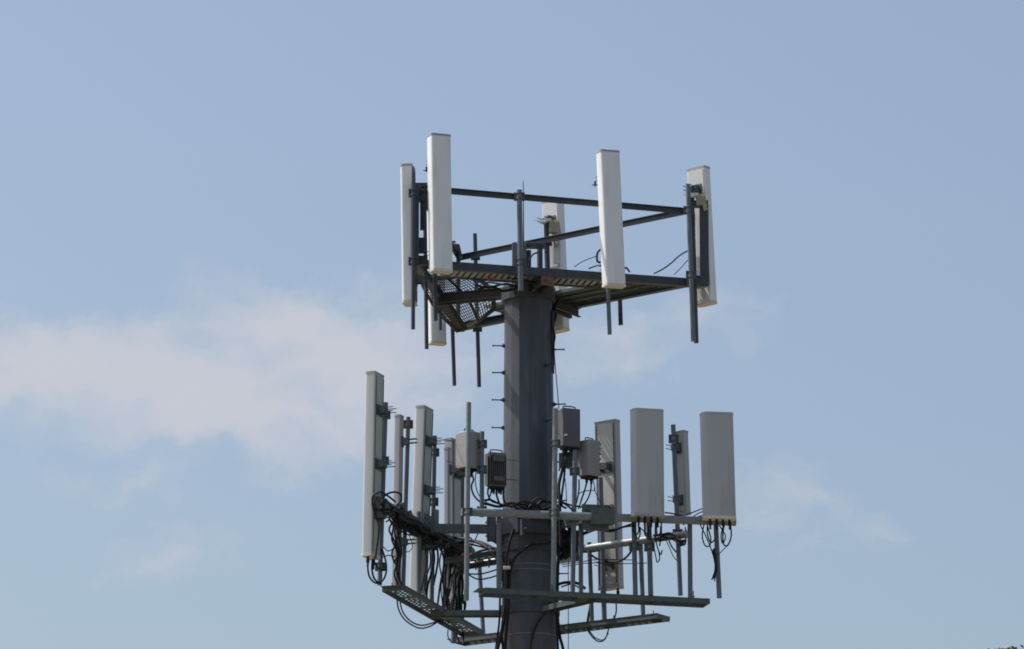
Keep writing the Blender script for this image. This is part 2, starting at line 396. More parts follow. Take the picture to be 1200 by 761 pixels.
panel(648.5, 235.5, 655, 389, Yon((UB, UC), 648, .25), .275, .15, 141, 'far white panel antenna with its back to us, rising just right of the pole', GA, conn=0)
panel(509.5, 243, 512.5, 404, YC - .1, .23, .13, 24, 'white panel antenna hidden behind the tall one, only its foot showing', GA, conn=0)
# clamp heads behind the backs
def clamp_head(px, py, Y, label, s=1.0, m='brass'):
    c = P(px, py, Y); q = MB()
    t = thing('antenna_clamp', c - Z * .2, label, 'clamp', 'weathered clamps on the upper antennas')
    q.box(c + Vector((.05, 0, .0)) * s, (.05 * s, 0, 0), (0, .04, 0), (0, 0, .09 * s)); q.box(c + Vector((.12, 0, -.05)) * s, (.03 * s, 0, .01), (0, .05, 0), (-.02, 0, .12 * s))
    q.build('body', m, t, .006)
    q = MB(); q.box(c + Vector((-.05, -.02, .08)) * s, (.08 * s, 0, .004), (0, .03, 0), (0, 0, .02)); q.cyl(c + Vector((-.20, -.02, .085)) * s, c + Vector((.1, -.02, .085)) * s, .008, 6); q.cyl(c + Vector((-.12, -.04, .055)) * s, c + Vector((-.04, -.04, .055)) * s, .022, 8)
    q.build('jaw', 'bright', t, .004)
    q = MB(); q.cyl(c + Vector((0, 0, .12)) * s, c + Vector((.0, 0, .15)) * s, .035, 10); q.build('nut', 'dark', t)
clamp_head(643.5, 266, Yon((UB, UC), 648, .02), 'weathered tan clamp behind the far upper antenna right of the pole')
clamp_head(816, 235, YB + .02, 'weathered tan clamp at the rightmost upper antenna', .85)
clamp_head(531, 292, YC - .2, 'small dark clamp peeping out right of the tall front left antenna', .7, 'dark')
# maker box on the far antenna's back
tag(MB().box(P(652.5, 300, Yon((UB, UC), 648, .10)), (.045, .01, 0), (0, .02, 0), (0, 0, .11)).build('terminal_box', 'backw', None, .004), 'small pale box fixed on the back of the far upper antenna', 'box')
# small tips left of front panels
for px, py, Y, lb in ((499, 199, YA - .1, 'small dark bolt tip at the left edge of the tall upper antenna'), (696.5, 216, Yon((UA, UB), 700, -.15), 'small dark bolt tip at the left edge of the upper right front antenna')):
    c = P(px, py, Y); q = MB(); q.cyl(c + Vector((-.03, 0, -.01)), c + Vector((.1, 0, -.01)), .007, 6); q.box(c + Vector((.01, 0, .005)), (.012, 0, 0), (0, .02, 0), (0, 0, .03))
    tag(q.build('clamp_tip', 'dark', None), lb, 'bolt')

# lower tier antennas
aF, aL, aR = 14.5, -110, 147
panel(439.0, 438, 434.5, 654, Yon(LU, 440, .12), .29, .135, -112, 'long pale panel antenna at the far left of the lower tier, seen edge on', GB, 'lgrey', 'cream', 'capgrey', 'back', .03, 2, (.22, .5, .80), seam=True)
panel(467.5, 487, 464.0, 688, Yon(LU, 463, .30), .12, .085, -112, 'slim panel antenna second from the left on the lower tier', GB, 'grey', 'capgrey', 'capgrey', 'back', .02, 1, (.25, .85))
panel(497.0, 478, 489.5, 696, Yon(LU, 490, .32), .29, .135, -112, 'long pale panel antenna third from the left, behind the slim one', GB, 'lgrey', 'cream', 'capgrey', 'back', .03, 2, (.25, .55, .82), seam=True)
panel(530.0, 516, 531.0, 712, Yon(LU, 527, .35), .28, .13, -116, 'grey panel antenna left of the boxy radio unit, its back half hidden', GB, 'grey', 'capgrey', 'capgrey', 'back', .03, 2, (.3, .8), seam=True)
panel(524.0, 525, 524.0, 690, Yon(LU, 524, .05), .10, .07, -112, 'narrow lilac grey panel antenna standing before the grey one', GB, 'grey', 'capgrey', 'capgrey', 'back', .02, 1, (.2, .85))
panel(712.0, 494, 716.5, 691, Yon(RU, 714, .25), .33, .13, 145, 'greenish grey panel antenna with its back to us, between radio unit and wide antenna', GB, 'grey', 'capgrey', 'capgrey', 'back', .03, 2, (.13, .46, .72), seam=True)
panel(758.5, 480.5, 759.5, 606, Yon(FU, 758, -.22), .41, .17, 14, 'wide plain grey antenna facing us, left one of the front pair', GB, 'grey', 'capgrey', 'grey', 'back', .06, 4, (.15, .85))
panel(840.0, 484.5, 843.5, 609, Yon(FU, 840, -.22), .41, .17, 12, 'wide plain grey antenna facing us at the far right of the lower tier', GB, 'grey', 'cream', 'grey', 'back', .06, 4, (.15, .85))
panel(797.5, 506, 801, 604, Yon(RU, 798, .16), .18, .11, 140, 'small narrow antenna between the two wide grey ones, its back to us', GB, 'grey', 'capgrey', 'capgrey', 'back', .02, 1, (.15, .8))

# ------------------------------------------------------------------ lower tier: face pipes, arms, gratings, collar
def frame(label, up_seg, lo_seg, c_up, c_lo, r=.052, tilt=0):
    t = thing('sector_frame', ((lo_seg[0] + lo_seg[1]) / 2), label, 'antenna frame', 'three frames of the lower tier')
    a, b = up_seg; MB().cyl(a, b, r, 20).build('face_pipe', 'galvd' if up_seg is LU else 'galv', t)
    m1 = (a + b) / 2; m2 = (lo_seg[0] + lo_seg[1]) / 2
    d = (b - a).normalized()
    cu = Vector((0, 0, ZU)); dd = (Vector((m1.x, m1.y, ZU)) - cu); L_ = dd.length; dd.normalize()
    MB().beam(cu + dd * .33, cu + dd * (L_ - .06), .09, .11).build('standoff_arm', 'galvd', t, .006)
    q = MB(); q.box(m1 - dd * .065, d * .17, dd * .010, Z * .17)
    for sx in (-1, 1):
        for sz in (-1, 1): q.cyl(m1 + d * sx * .13 + Z * sz * .1 - dd * .1, m1 + d * sx * .13 + Z * sz * .1 + dd * .07, .009, 8)
    q.box(m1 + dd * .06, d * .15, dd * .008, Z * .10); q.build('clamp_plate', 'galvd', t, .003)
    cl = Vector((0, 0, ZL)); dd = (Vector((m2.x, m2.y, ZL)) - cl); L_ = dd.length; dd.normalize()
    q = MB(); q.beam(cl + dd * .35 - Z * .02, cl + dd * (L_ - .1) - Z * .02, .16, .010); 
    e = dd.cross(Z)
    for s_ in (-1, 1): q.beam(cl + dd * .35 + e * s_ * .08 - Z * .055, cl + dd * (L_ - .1) + e * s_ * .08 - Z * .055, .008, .06)
    q.build('lower_arm', 'galvd', t)
    # plank grating
    a, b = lo_seg; d = (b - a).normalized(); nn = inward(a, b, Vector((0, 0, ZL))); wd = .30
    q = MB()
    for k in (0, wd): q.beam(a + nn * k - Z * .03, b + nn * k - Z * .03, .006, .065)
    nb = 5
    for k in range(nb + 1): q.beam(a + nn * (wd * k / nb), b + nn * (wd * k / nb), .022 if 0 < k < nb else .02, .005)
    s_ = 0; Lh = (b - a).length; i_ = 0
    while s_ < Lh:
        q.beam(a + d * s_ - Z * .0058, a + d * s_ + nn * wd - Z * .0058, .16 if i_ % 6 == 0 else .045, .005); s_ += .105 + (.06 if i_ % 6 in (0, 5) else 0); i_ += 1
    for s_ in (0, Lh): q.beam(a + d * s_ - Z * .03 + nn * .004, a + d * s_ + nn * (wd - .004) - Z * .03, .006, .058)
    q.build('plank_grating', 'galvd', t)
    for k in (.08, .3, .52, .74, .93):
        q = MB(); c = a.lerp(b, k) + nn * .04; q.cyl(c, c + Z * .10, .007, 6); q.cyl(c + Z * .02, c + Z * .035, .016, 6)
        q.build('anchor_bolt', 'galvd', t)
    return t
frame('frame on the right front of the lower tier, long pipe over a level grating', FU, FL, 0, 0, .052)
frame('steep looking left frame of the lower tier loaded with cables', LU, LL, 0, 0, .085)
frame('frame at the back of the lower tier passing behind the pole', RU, RL, 0, 0, .050)

co = thing('pole_collar', axis(ZU - .3), 'dark bolted collar round the pole inside the lower tier', 'collar')
octo(ZU - .10, prad(ZU) + .05, .22).build('ring', 'dark', co, .004)
octo(ZU - .32, prad(ZU) + .03, .08).build('lower_ring', 'dark', co, .004)
for k in range(3):
    dd = [Vector((.27, -.96, 0)), Vector((-.94, .30, 0)), Vector((.53, .85, 0))][k]; e = dd.cross(Z); r_ = prad(ZU) + .06
    q = MB()
    for s_ in (-.22, .22):
        q.box(axis(ZU) + dd * (r_ + .05) + e * s_, dd * .06, e * .012, Z * .17)
    q.box(axis(ZU) + dd * (r_ + .10), dd * .012, e * .24, Z * .13)
    q.build('lug', 'dark', co, .003)
    for s_ in (-.2, .2):
        for sz in (-.09, .09): MB().cyl(axis(ZU) + dd * (r_ - .1) + e * s_ + Z * sz, axis(ZU) + dd * (r_ + .14) + e * s_ + Z * sz, .012, 8).build('bolt', 'brass', co)
octo(ZL - .08, prad(ZL) + .03, .12).build('base_ring', 'dark', co, .004)

tag(MB().box(P(668, 636, .22), (.17, .03, 0), (-.01, .09, 0), (0, 0, .15)).build('bracket_block', 'arm', None, .012), 'dark block bracket tucked against the right side of the pole under the front pipe', 'bracket')
# perforated cable tray behind the left of the pole
ct = thing('cable_tray', P(565, 665, 1.0), 'short perforated tray bridging behind the left of the pole', 'cable tray')
a, b = P(535, 664, 1.0), P(602, 653, .75); d = (b - a).normalized(); nn = Vector((-.3, -.95, 0)).normalized()
q = MB()
for k in range(4): q.beam(a + nn * k * .17, b + nn * k * .17, .05, .012)
s_ = 0
while s_ < (b - a).length: q.beam(a + d * s_ + Z * .007, a + d * s_ + nn * .51 + Z * .007, .03, .006); s_ += .095
for k in (0, .51): q.beam(a + nn * k - Z * .03, b + nn * k - Z * .03, .006, .07)
q.build('deck', 'galvd', ct)
q = MB()
for s_ in (.12, .3, .48):
    c = a + d * s_ + nn * .1; q.cyl(c, c - Z * .11, .01, 6)
q.build('hanger_bolts', 'dark', ct)
q = MB(); q.tube([P(541, 651, .5), P(548, 650.5, .5), P(553, 650.5, .5)], .02, 8); q.build('red_band', 'red', ct)

# ------------------------------------------------------------------ lower tier pipes
g = 'post'
pipe(452.0, 472, 444.8, 686, Yon(LU, 450, -.02), .031, g, 'pipe holding the far left long antenna of the lower tier', GF, (486, 540, 592, 664))
pipe(465.5, 600, 465.2, 686, Yon(LU, 466, .06), .028, g, 'short pipe wrapped with black cable under the slim antenna', GF)
pipe(478.5, 489, 472.3, 690, Yon(LU, 474, .04), .029, g, 'pipe just right of the slim antenna on the left frame', GF, (497, 610))
pipe(490.5, 600, 490.5, 694, Yon(LU, 488, -.14), .030, g, 'pipe before the foot of the third antenna on the left frame', GF)
pipe(509.3, 511, 505.8, 706, Yon(LU, 507, .0), .030, g, 'pipe at the right of the third pale antenna on the left frame', GF, (530, 588, 640))
pipe(498.5, 600, 496.0, 700, Yon(LU, 496, .25), .026, g, 'thin far pipe between two pale antennas of the left frame', GF)
pipe(509.8, 598, 509.4, 632, Yon(LU, 509, -.12), .052, 'galv', 'short fat grey pipe stub on the left frame before the third antenna', GF)
pipe(533.5, 600, 531.5, 753, Yon(LL, 531, .06), .036, g, 'thick pipe at the back end of the left frame, its foot below the grating', GF, (668,))
pipe(542.0, 560, 540.5, 708, Yon(LU, 538, .25), .028, g, 'far pipe behind the first front post of the lower tier', GF)
pipe(561.3, 655, 566.5, 746, Yon(RL, 563, .04), .029, g, 'slanting far post behind the pole on the left, standing on the back grating', GF)
pipe(549.3, 472, 546.5, 704.0, Yon(FU, 548, -.09), .032, 'galv', 'long light grey front post left of the pole, before the radio unit', GF, (600,))
pipe(565.0, 506, 564.6, 606.0, Yon(FU, 565, .12), .029, g, 'short pipe at the right side of the left radio unit', GF, (520, 550, 598))
pipe(584.8, 604, 584.5, 693.0, Yon(FU, 585, .09), .032, g, 'post hanging from the front pipe at the left edge of the pole', GF)
pipe(651.0, 479, 648.3, 699.0, Yon(FU, 650, -.09), .034, 'galv', 'long light grey front post running over the right edge of the pole', GF, (601, 520))
pipe(674.0, 528, 671.0, 695.0, Yon(FU, 672, .10), .031, g, 'post under the two right radio units, nearest the pole', GF, (552, 607))
pipe(680.5, 608, 680.8, 695.0, Yon(FU, 680, .30), .029, g, 'post second right of the pole in the lower tier', GF)
pipe(690.5, 636, 693.8, 731, Yon(RL, 692, .02), .029, g, 'thin far post standing on the back grating, nearer the pole', GF)
pipe(703.5, 560, 708.3, 729, Yon(RL, 707, .02), .034, g, 'far post running up the back of the greenish antenna', GF, (604,))
pipe(742.6, 604, 744.6, 698.0, Yon(FU, 743, .09), .032, g, 'post under the left edge of the left wide antenna', GF, (640,))
pipe(750.5, 632, 753.7, 722, Yon(RL, 752, .02), .030, g, 'far post between the two under the left wide antenna, standing on the back grating', GF)
pipe(760.2, 604, 762.6, 700.0, Yon(FU, 761, .05), .033, g, 'post under the middle of the left wide antenna', GF, (641,))
pipe(788.8, 498, 797.4, 698, Yon(RU, 793, .0), .031, g, 'tall post of the small narrow antenna between the wide ones', GF, (514, 625))
pipe(808.3, 608, 809.0, 701.0, Yon(FU, 808, .08), .031, g, 'post second from the right end of the lower tier', GF)
pipe(838.5, 606, 843.0, 701.0, Yon(FU, 840, .02), .032, g, 'rightmost post of the lower tier hanging free below the far right antenna', GF)

# ------------------------------------------------------------------ radio units
def radio(cx, y0, y1, Y, w, d, a, label, m='case', fins=True, tilt=0, fm='case', sticker=False, conn=4, fin_side=False):
    T, B = P(cx, y0, Y), P(cx, y1, Y)
    t = thing('radio_unit', B, label, 'radio unit', 'boxy radio units of the lower tier')
    u = (Z + az(a) * math.tan(R(tilt))).normalized(); f = az(a); f = (f - u * f.dot(u)).normalized(); x = f.cross(u)
    c = (T + B) / 2; h = (T - B).length / 2
    MB().box(c, x * w / 2, f * d / 2, u * h).build('case', m, t, .015)
    q = MB(); nf = 9
    for i in range(nf):
        k = -w / 2 + w * (i + .5) / nf; q.box(c - f * (d / 2 + .014) + x * k, x * .004, f * .016, u * h * .9)
    if fin_side:
        for i in range(7):
            k = -h * .85 + 1.7 * h * i / 6; q.box(c - x * (w / 2 + .012) + u * k, u * .012, x * .014, f * d * .42)
        for s_ in (-.5, .55): q.box(c - x * (w / 2 + .03) + u * h * s_, u * .03, x * .03, f * .03)
    q.build('heat_sink', fm, t)
    q = MB(); q.tube([c + u * h + x * s_ * w * .3 + u * z_ for s_, z_ in ((-1, 0), (-1, .035), (1, .035), (1, 0))], .008, 6, 3); q.build('handle', 'cable', t)
    q = MB(); q.box(c - u * (h + .012), x * w * .42, f * d * .4, u * .014)
    q.build('base', 'cable', t)
    for i in range(conn):
        k = x * ((i - (conn - 1) / 2) * w * .8 / conn) - u * (h + .02) + f * (.02 if i % 2 else -.03)
        MB().cyl(c + k, c + k - u * .07, .018, 8, .012).build('connector', 'cable', t)
    for s_ in (-.6, .55):
        q = MB(); q.box(c - f * (d / 2 + .04) + u * h * s_, x * w * .3, f * .03, u * .03); q.cyl(c - f * (d / 2 + .05) + u * h * s_ + x * w * .25, c - f * (d / 2 + .05) + u * h * s_ + x * (w * .4 + .16), .006, 6)
        q.build('bracket', 'galvd', t)
    if sticker: MB().box(c + f * (d / 2 + .002) + x * w * .35 - u * h * .42, x * .022 - u * .006, f * .002, u * .011).build('sticker', 'sticker', t)
    return t
radio(549.5, 507, 550, Yon(FU, 550, .22), .23, .21, 42, 'pale grey radio box behind the long front post left of the pole')
radio(581.5, 531, 571, Yon(FU, 582, .32), .24, .10, 200, 'small finned radio box touching the left edge of the pole', 'cased', fm='cased', fin_side=False)
radio(667, 480, 525, Yon(FU, 667, .22), .25, .16, 24, 'dark radio box right of the pole, highest of the radio units', 'cased', fm='cased', sticker=True)
radio(690.5, 517, 559, Yon(FU, 690, .28), .20, .20, 42, 'lilac grey radio box below and right of the dark one', 'case', fin_side=True, fm='galvd')
tag(MB().box(P(569.8, 551, Yon(FU, 570, .26)), (.018, .006, 0), (0, .04, 0), (0, 0, .20)).build('lit_side_strip', 'cream', None, .004), 'narrow cream strip standing in for the sunlit left side of the small finned radio box', 'painted lit side')  # sunlight on the box's left side, put in as a cream strip
# vertical relic: bracket shelf behind dark radio
q = MB(); q.box(P(664, 540, Yon(FU, 664, .3)), (.10, 0, 0), (0, .01, 0), (0, 0, .10)); q.cyl(P(662, 527, Yon(FU, 664, .25)), P(655, 552, Yon(FU, 664, .25)), .012, 6)
tag(q.build('bracket_plate', 'galvd', None, .003), 'flat bracket plate below the dark radio box by the pole', 'bracket')

# ------------------------------------------------------------------ cables
def bundle(label, runs, group='black cables of the lower tier', r=.012, m='cable', name='cable_bundle'):
    pts0 = P(*runs[0][0][0])
    t = thing(name, pts0, label, 'cable', group)
    for run in runs:
        pts = run[0]; rr = run[1] if len(run) > 1 else r; mm = run[2] if len(run) > 2 else m
        MB().tube([P(*p) for p in pts], rr, 7, 5).build('cable', mm, t)
    return t
def wob(pts, amp, dy=.03):
    return [(x + random.uniform(-amp, amp), y + random.uniform(-amp, amp), d + random.uniform(-dy, dy)) for x, y, d in pts]
def yl(px, o=0): return Yon(LU, px, o)
def yf(px, o=0): return Yon(FU, px, o)
def yr(px, o=0): return Yon(RU, px, o)

bundle('two black cable loops arching over the left end of the lower tier', [
    ([(440.5, 606, yl(446, -.32)), (436.5, 592, yl(446, -.32)), (437.5, 581, yl(446, -.32)), (446, 577, yl(446, -.32)), (454, 581, yl(450, -.32)), (463, 588, yl(462, -.32))],),
    ([(447, 590, yl(448, -.32)), (451, 581, yl(450, -.32)), (460, 577, yl(455, -.32)), (469, 579, yl(462, -.32)), (470, 586, yl(466, -.32)), (465, 592, yl(466, -.32))],),
    ([(440.5, 606, yl(446, -.32)), (444, 616, yl(446, -.32)), (443, 632, yl(446, -.32)), (441, 645, yl(446, -.32)), (440, 655, yl(446, -.32))],)], r=.013)
bundle('black loops hanging from the foot of the far left antenna', [
    ([(432.5, 655, yl(440)), (431, 664, yl(440)), (433, 676, yl(441)), (440, 683.5, yl(444)), (448, 681, yl(447)), (452.5, 671, yl(448)), (452, 658, yl(448)), (447.5, 643, yl(448))],),
    ([(436.5, 655, yl(440)), (436, 668, yl(440)), (439, 679, yl(442)), (446, 684.5, yl(446))], .013),
    ([(438.5, 652, yl(440)), (440, 662, yl(440)), (447, 668, yl(444)), (453, 667, yl(448))], .009)], r=.012)
bundle('wide double loop of cable drooping below the left grating', [
    ([(465, 700, Yon(LL, 470)), (467, 714, Yon(LL, 475)), (475, 727, Yon(LL, 480)), (490, 736, Yon(LL, 490)), (503, 734.5, Yon(LL, 500)), (513, 729, Yon(LL, 510))],),
    ([(468, 702, Yon(LL, 470)), (472, 717, Yon(LL, 478)), (481, 728, Yon(LL, 484)), (494, 733, Yon(LL, 492)), (510, 729.5, Yon(LL, 508))],)], r=.010)
# thick tangle lying along the left face pipe
runs = []
for k in range(24):
    e0 = random.choice([446, 458, 466, 474])
    e1 = random.choice([512, 522, 535, 550])
    oy = random.uniform(-8, 15); od = random.uniform(-.38, -.06)
    pts = []
    x = e0
    while x < e1:
        yb = 589 + (x - 441) * (59 / 109) + oy * (.4 + .6 * math.sin((x - e0) / 9 + k))
        pts.append((x, yb + random.uniform(-3, 3), yl(x, od + random.uniform(-.05, .05)))); x += random.uniform(7, 13)
    if len(pts) > 2: runs.append((pts, random.choice([.014, .018, .024]), 'cable'))
for k in range(22):
    e0 = random.uniform(446, 510); e1 = e0 + random.uniform(18, 45); x = e0; pts = []
    while x < e1:
        pts.append((x, 589 + (x - 441) * (59 / 109) + random.uniform(-10, 18), yl(x, random.uniform(-.42, -.1)))); x += random.uniform(4, 9)
    if len(pts) > 2: runs.append((pts, random.choice([.006, .008, .010]), 'cable'))
bundle('thick tangle of black cables lying along the left pipe of the lower tier', runs)
q = MB()
for x, y in ((448, 590), (470, 596), (478, 604), (488, 612), (500, 620), (512, 628), (520, 634)):
    c = P(x, y + 2, yl(x, -.2)); q.box(c, (random.uniform(.05, .085), 0, .02), (0, .06, 0), (-.02, 0, random.uniform(.05, .09)))
tag(q.build('cable_clamps', 'galvd', None, .01), 'row of dark cable clamp blocks fixed along the left pipe', 'clamps', kind='stuff')
runs = []
for (x0, y0, x1, y1, s_) in ((460, 606, 466, 686, 3), (464, 610, 468, 684, -2.5), (458, 612, 463, 664, -3), (467, 600, 470, 690, 2), (470, 606, 463, 660, 2.5)):
    pts = [(x0 + (x1 - x0) * k / 6 + s_ * math.sin(k * 1.9 + x0), y0 + (y1 - y0) * k / 6, yl(466, -.14)) for k in range(7)]
    runs.append((pts, .012, 'cable'))
bundle('black cables twisted down the short pipe below the slim antenna', runs)
bundle('thin cable curl between the second and third antennas from the left', [
    ([(468, 622, yl(470)), (474, 624, yl(474)), (480, 629, yl(478)), (483, 640, yl(480)), (480, 646, yl(478)), (474, 647, yl(475))],),
    ([(466, 614, yl(468)), (474, 619, yl(475)), (484, 622, yl(484))], .010), ([(467, 620, yl(468)), (476, 626, yl(475)), (486, 628, yl(486))], .010),
    ([(449, 653, yl(450)), (456, 651, yl(455)), (463, 653, yl(462))], .007), ([(449, 641, yl(450)), (455, 646, yl(455)), (464, 641, yl(462))], .007)], r=.006)
runs = []
for k in range(7):
    x0 = 494 + k * 4.5; runs.append(([(x0, 626 + k * 1.5, yl(x0)), (x0 + random.uniform(1, 6), 640 + k, yl(x0)), (x0 + random.uniform(3, 9), 660, yl(x0)), (x0 + random.uniform(-2, 8), 685, yl(x0)), (x0 + random.uniform(-5, 4), 702 + k * 3, yl(x0))], random.choice([.009, .012, .014]), 'cable'))
bundle('black cables hanging among the posts at the middle of the left frame', runs)
runs = []
for k in range(15):
    x0 = 519 + k * 1.7; runs.append(([(x0, 640, yl(x0, -.25)), (x0 + random.uniform(-4, 6), 660, yl(x0)), (x0 + random.uniform(-6, 5), 684, yl(x0)), (x0 + random.uniform(-5, 4), 708, yl(x0)), (x0 + random.uniform(-6, 3), 730, yl(x0))], random.choice([.010, .013, .016]), 'cable'))
bundle('dense black cables falling to the back end of the left grating', runs)
bundle('cable loop dangling under the back end of the left frame', [
    ([(525, 738, Yon(LL, 530)), (525, 746, Yon(LL, 530)), (529, 753, Yon(LL, 532)), (534, 753, Yon(LL, 534))],),
    ([(534, 735, Yon(LL, 534)), (536, 747, Yon(LL, 535)), (541, 755.5, Yon(LL, 538)), (543, 750, Yon(LL, 540)), (542, 737, Yon(LL, 540))], .011)], r=.008)
bundle('cables sweeping from the left frame to the pole under the arm', [
    ([(510, 628, yl(520)), (530, 630, .8), (550, 633, .5), (568, 640, .2), (580, 652, -.1), (588, 665, -.38), (590, 690, -.40)], .020),
    ([(512, 632, yl(520)), (534, 636, .8), (556, 634, .5), (574, 640, .2), (586, 650, -.1), (591, 668, -.38)], .017),
    ([(514, 640, 1.0), (540, 637, .8), (560, 640, .4), (580, 647, .1), (594, 662, -.3)], .012),
    ([(548, 628, .4), (553, 634, .4), (543, 650, .4)], .008), ([(562, 622, .4), (556, 634, .4), (548, 648, .4)], .008),
    ([(540, 672, .6), (560, 673, .6), (575, 670, .5), (592, 664, .3)], .010), ([(548, 673, .6), (560, 679, .6), (575, 677, .5), (592, 671, .3)], .010),
    ([(541, 646, .7), (552, 650, .7), (566, 645, .6), (590, 642, .4)], .018)])
bundle('bundle of thick feeder cables strapped down the left side of the pole', [
    ([(589, 655, -.38), (592, 672, -.41), (592, 700, -.42), (590, 730, -.43), (583, 761, -.45), (575, 800, -.5)], .024),
    ([(597, 655, -.40), (597, 680, -.42), (596, 710, -.43), (594, 735, -.43), (592, 761, -.45), (592, 800, -.5)], .020),
    ([(587, 664, -.30), (586, 700, -.32), (585, 730, -.33), (581, 761, -.33), (578, 800, -.4)], .014),
    ([(602, 620, -.45), (596, 640, -.45), (593, 660, -.44), (594, 690, -.43), (588, 740, -.43), (590, 761, -.43)], .018)], r=.02)
q = P(594, 666, -.44); tag(MB().box(q, (.045, 0, 0), (0, .04, 0), (0, 0, .022)).build('cable_clamp', 'bright', None, .01), 'bright metal clamp on the thick cables at the left of the pole', 'clamp')
bundle('curved black cable crossing the front face of the pole low down', [
    ([(644, 706, -.38), (640, 716, -.40), (630, 730, -.41), (624, 745, -.41), (621, 761, -.42), (620, 800, -.44)], .017)])
bundle('black cable arched over the pole front between collar and straps', [
    ([(662, 634, -.30), (645, 636, -.42), (625, 638, -.46), (612, 645, -.46), (602, 656, -.46), (597, 672, -.44)], .020)])
bundle('pair of black cables running down the right side of the pole', [
    ([(655, 640, -.2), (653.5, 680, -.2), (653.5, 720, -.2), (656, 745, -.2), (660, 761, -.2), (668, 800, -.2)], .020),
    ([(652, 690, -.25), (652.5, 730, -.25), (654, 761, -.25), (655, 800, -.3)], .016)])
bundle('thin straight drop line hanging right of the pole', [
    ([(666, 655, .3), (666, 700, .3), (666, 761, .3), (666, 800, .3)], .0055)])
bundle('thin line hanging from the upper platform down the right of the pole', [
    ([(646.5, 362, -.1), (647, 383, -.1), (648.5, 388, -.12), (649, 394, -.12), (650, 420, -.1), (652.5, 450, -.1), (655, 479, -.1)], .006),
    ([(648.5, 386, -.14), (650.5, 394, -.14), (649.5, 402, -.14), (648.8, 414, -.14)], .010)], group='cables of the upper platform')
# radio unit tails
bundle('black tails under the left radio box', [
    ([(556, 550, yf(556, .2)), (553, 556, yf(553, .2)), (555, 562, yf(553, .2)), (552.5, 570, yf(553, .2)), (555, 580, yf(553, .2)), (562, 588, yf(560, .15)), (570, 592, yf(570, .1))], .012),
    ([(558, 552, yf(556, .2)), (557, 565, yf(556, .2)), (560, 578, yf(556, .2)), (568, 590, yf(568, .2))], .007),
    ([(562, 588, yf(560, .15)), (574, 586, yf(570, .2)), (586, 591, yf(580, .2)), (600, 594, yf(600, .1))], .014)])
bundle('black tails under the small finned radio box left of the pole', [
    ([(572, 572, yf(572, .3)), (572, 580, yf(572, .3)), (577, 588, yf(576, .25)), (586, 590, yf(586, .2))], .012),
    ([(582, 573, yf(582, .3)), (582, 580, yf(582, .3)), (585, 590, yf(585, .25))], .014),
    ([(576, 573, yf(572, .3)), (574, 582, yf(572, .3)), (568, 590, yf(570, .2))], .009),
    ([(590, 573, yf(590, .3)), (591, 588, yf(590, .15)), (600, 594, yf(598, .05)), (612, 588, yf(612, -.0)), (626, 590, yf(626, .0))], .014),
    ([(568, 590, yf(570, .2)), (585, 594, yf(585, .2)), (600, 590, yf(600, .1)), (618, 597, yf(615, .05))], .018)])
bundle('thick black cables falling from the dark radio box past the pole edge', [
    ([(664, 527, yf(664, .2)), (662, 540, yf(662, .2)), (658, 555, yf(660, .2)), (655, 570, yf(657, .2)), (656, 590, yf(657, .15)), (657, 640, yf(657, .1))], .020),
    ([(660, 527, yf(664, .2)), (660, 545, yf(662, .22)), (655, 565, yf(660, .22)), (653, 585, yf(657, .22))], .016),
    ([(670, 527, yf(664, .2)), (664, 536, yf(662, .18)), (661, 560, yf(660, .18)), (658, 590, yf(657, .18)), (664, 596, yf(660, .18))], .014),
    ([(662, 560, yf(662, .2)), (663.5, 575, yf(662, .2)), (664, 590, yf(662, .2))], .006)])
bundle('thin black tails fanning from the lilac grey radio box', [
    ([(678.5, 562, yf(680, .3)), (678.5, 574, yf(680, .3)), (676, 588, yf(680, .3)), (673, 596, yf(676, .2))], .010),
    ([(688, 562, yf(688, .3)), (686, 572, yf(688, .3)), (682, 584, yf(685, .3)), (678, 596, yf(680, .2))], .011),
    ([(693, 562, yf(690, .3)), (692, 576, yf(690, .3)), (687, 588, yf(686, .3)), (680, 595, yf(682, .2))], .010),
    ([(695, 562, yf(694, .3)), (697, 574, yf(694, .3)), (692, 575, yf(690, .3)), (684, 576, yf(686, .3)), (678, 579, yf(680, .3))], .006),
    ([(696, 572, yf(694, .3)), (700, 582, yf(698, .3)), (704, 590, yf(702, .2))], .006),
    ([(656, 588, yf(658, .1)), (664, 592, yf(664, .1)), (673, 600, yf(673, .05))], .014),
    ([(657, 588, yf(658, .1)), (668, 592, yf(668, .1)), (680, 594, yf(680, .05))], .012)])
# along the front pipe and the back pipe, right of the pole
bundle('sagging black cables strung between front pipe and back pipe right of the pole', [
    ([(676, 630, yf(676, .4)), (690, 624, yf(690, .3)), (700, 621, yf(700, .25)), (716, 623, yf(715, .2)), (730, 618, yf(730, .1)), (745, 616, yf(744, .0))], .013),
    ([(678, 628, yf(676, .4)), (692, 621, yf(690, .3)), (704, 622, yf(700, .25)), (722, 620, yf(715, .2)), (746, 612, yf(744, .0))], .010),
    ([(692, 650, yr(692)), (700, 655, yr(700)), (716, 658.5, yr(716)), (728, 657, yr(728)), (737, 650, yr(737)), (742, 641, yr(742))], .014),
    ([(658, 662, .3), (680, 659, .3), (700, 656, .3), (742, 656.5, .3)], .006), ([(659, 664.5, .3), (690, 660, .3), (720, 661, .3), (758, 660, .3)], .006),
    ([(652, 686, .1), (662, 683, .2), (676, 683.5, .3), (686, 690, .3)], .020), ([(658, 688, .1), (670, 685, .2), (682, 691, .3)], .010),
    ([(672, 640, yr(690)), (680, 646, yr(690)), (690, 647, yr(690)), (704, 645, yr(700))], .014)])
runs = []
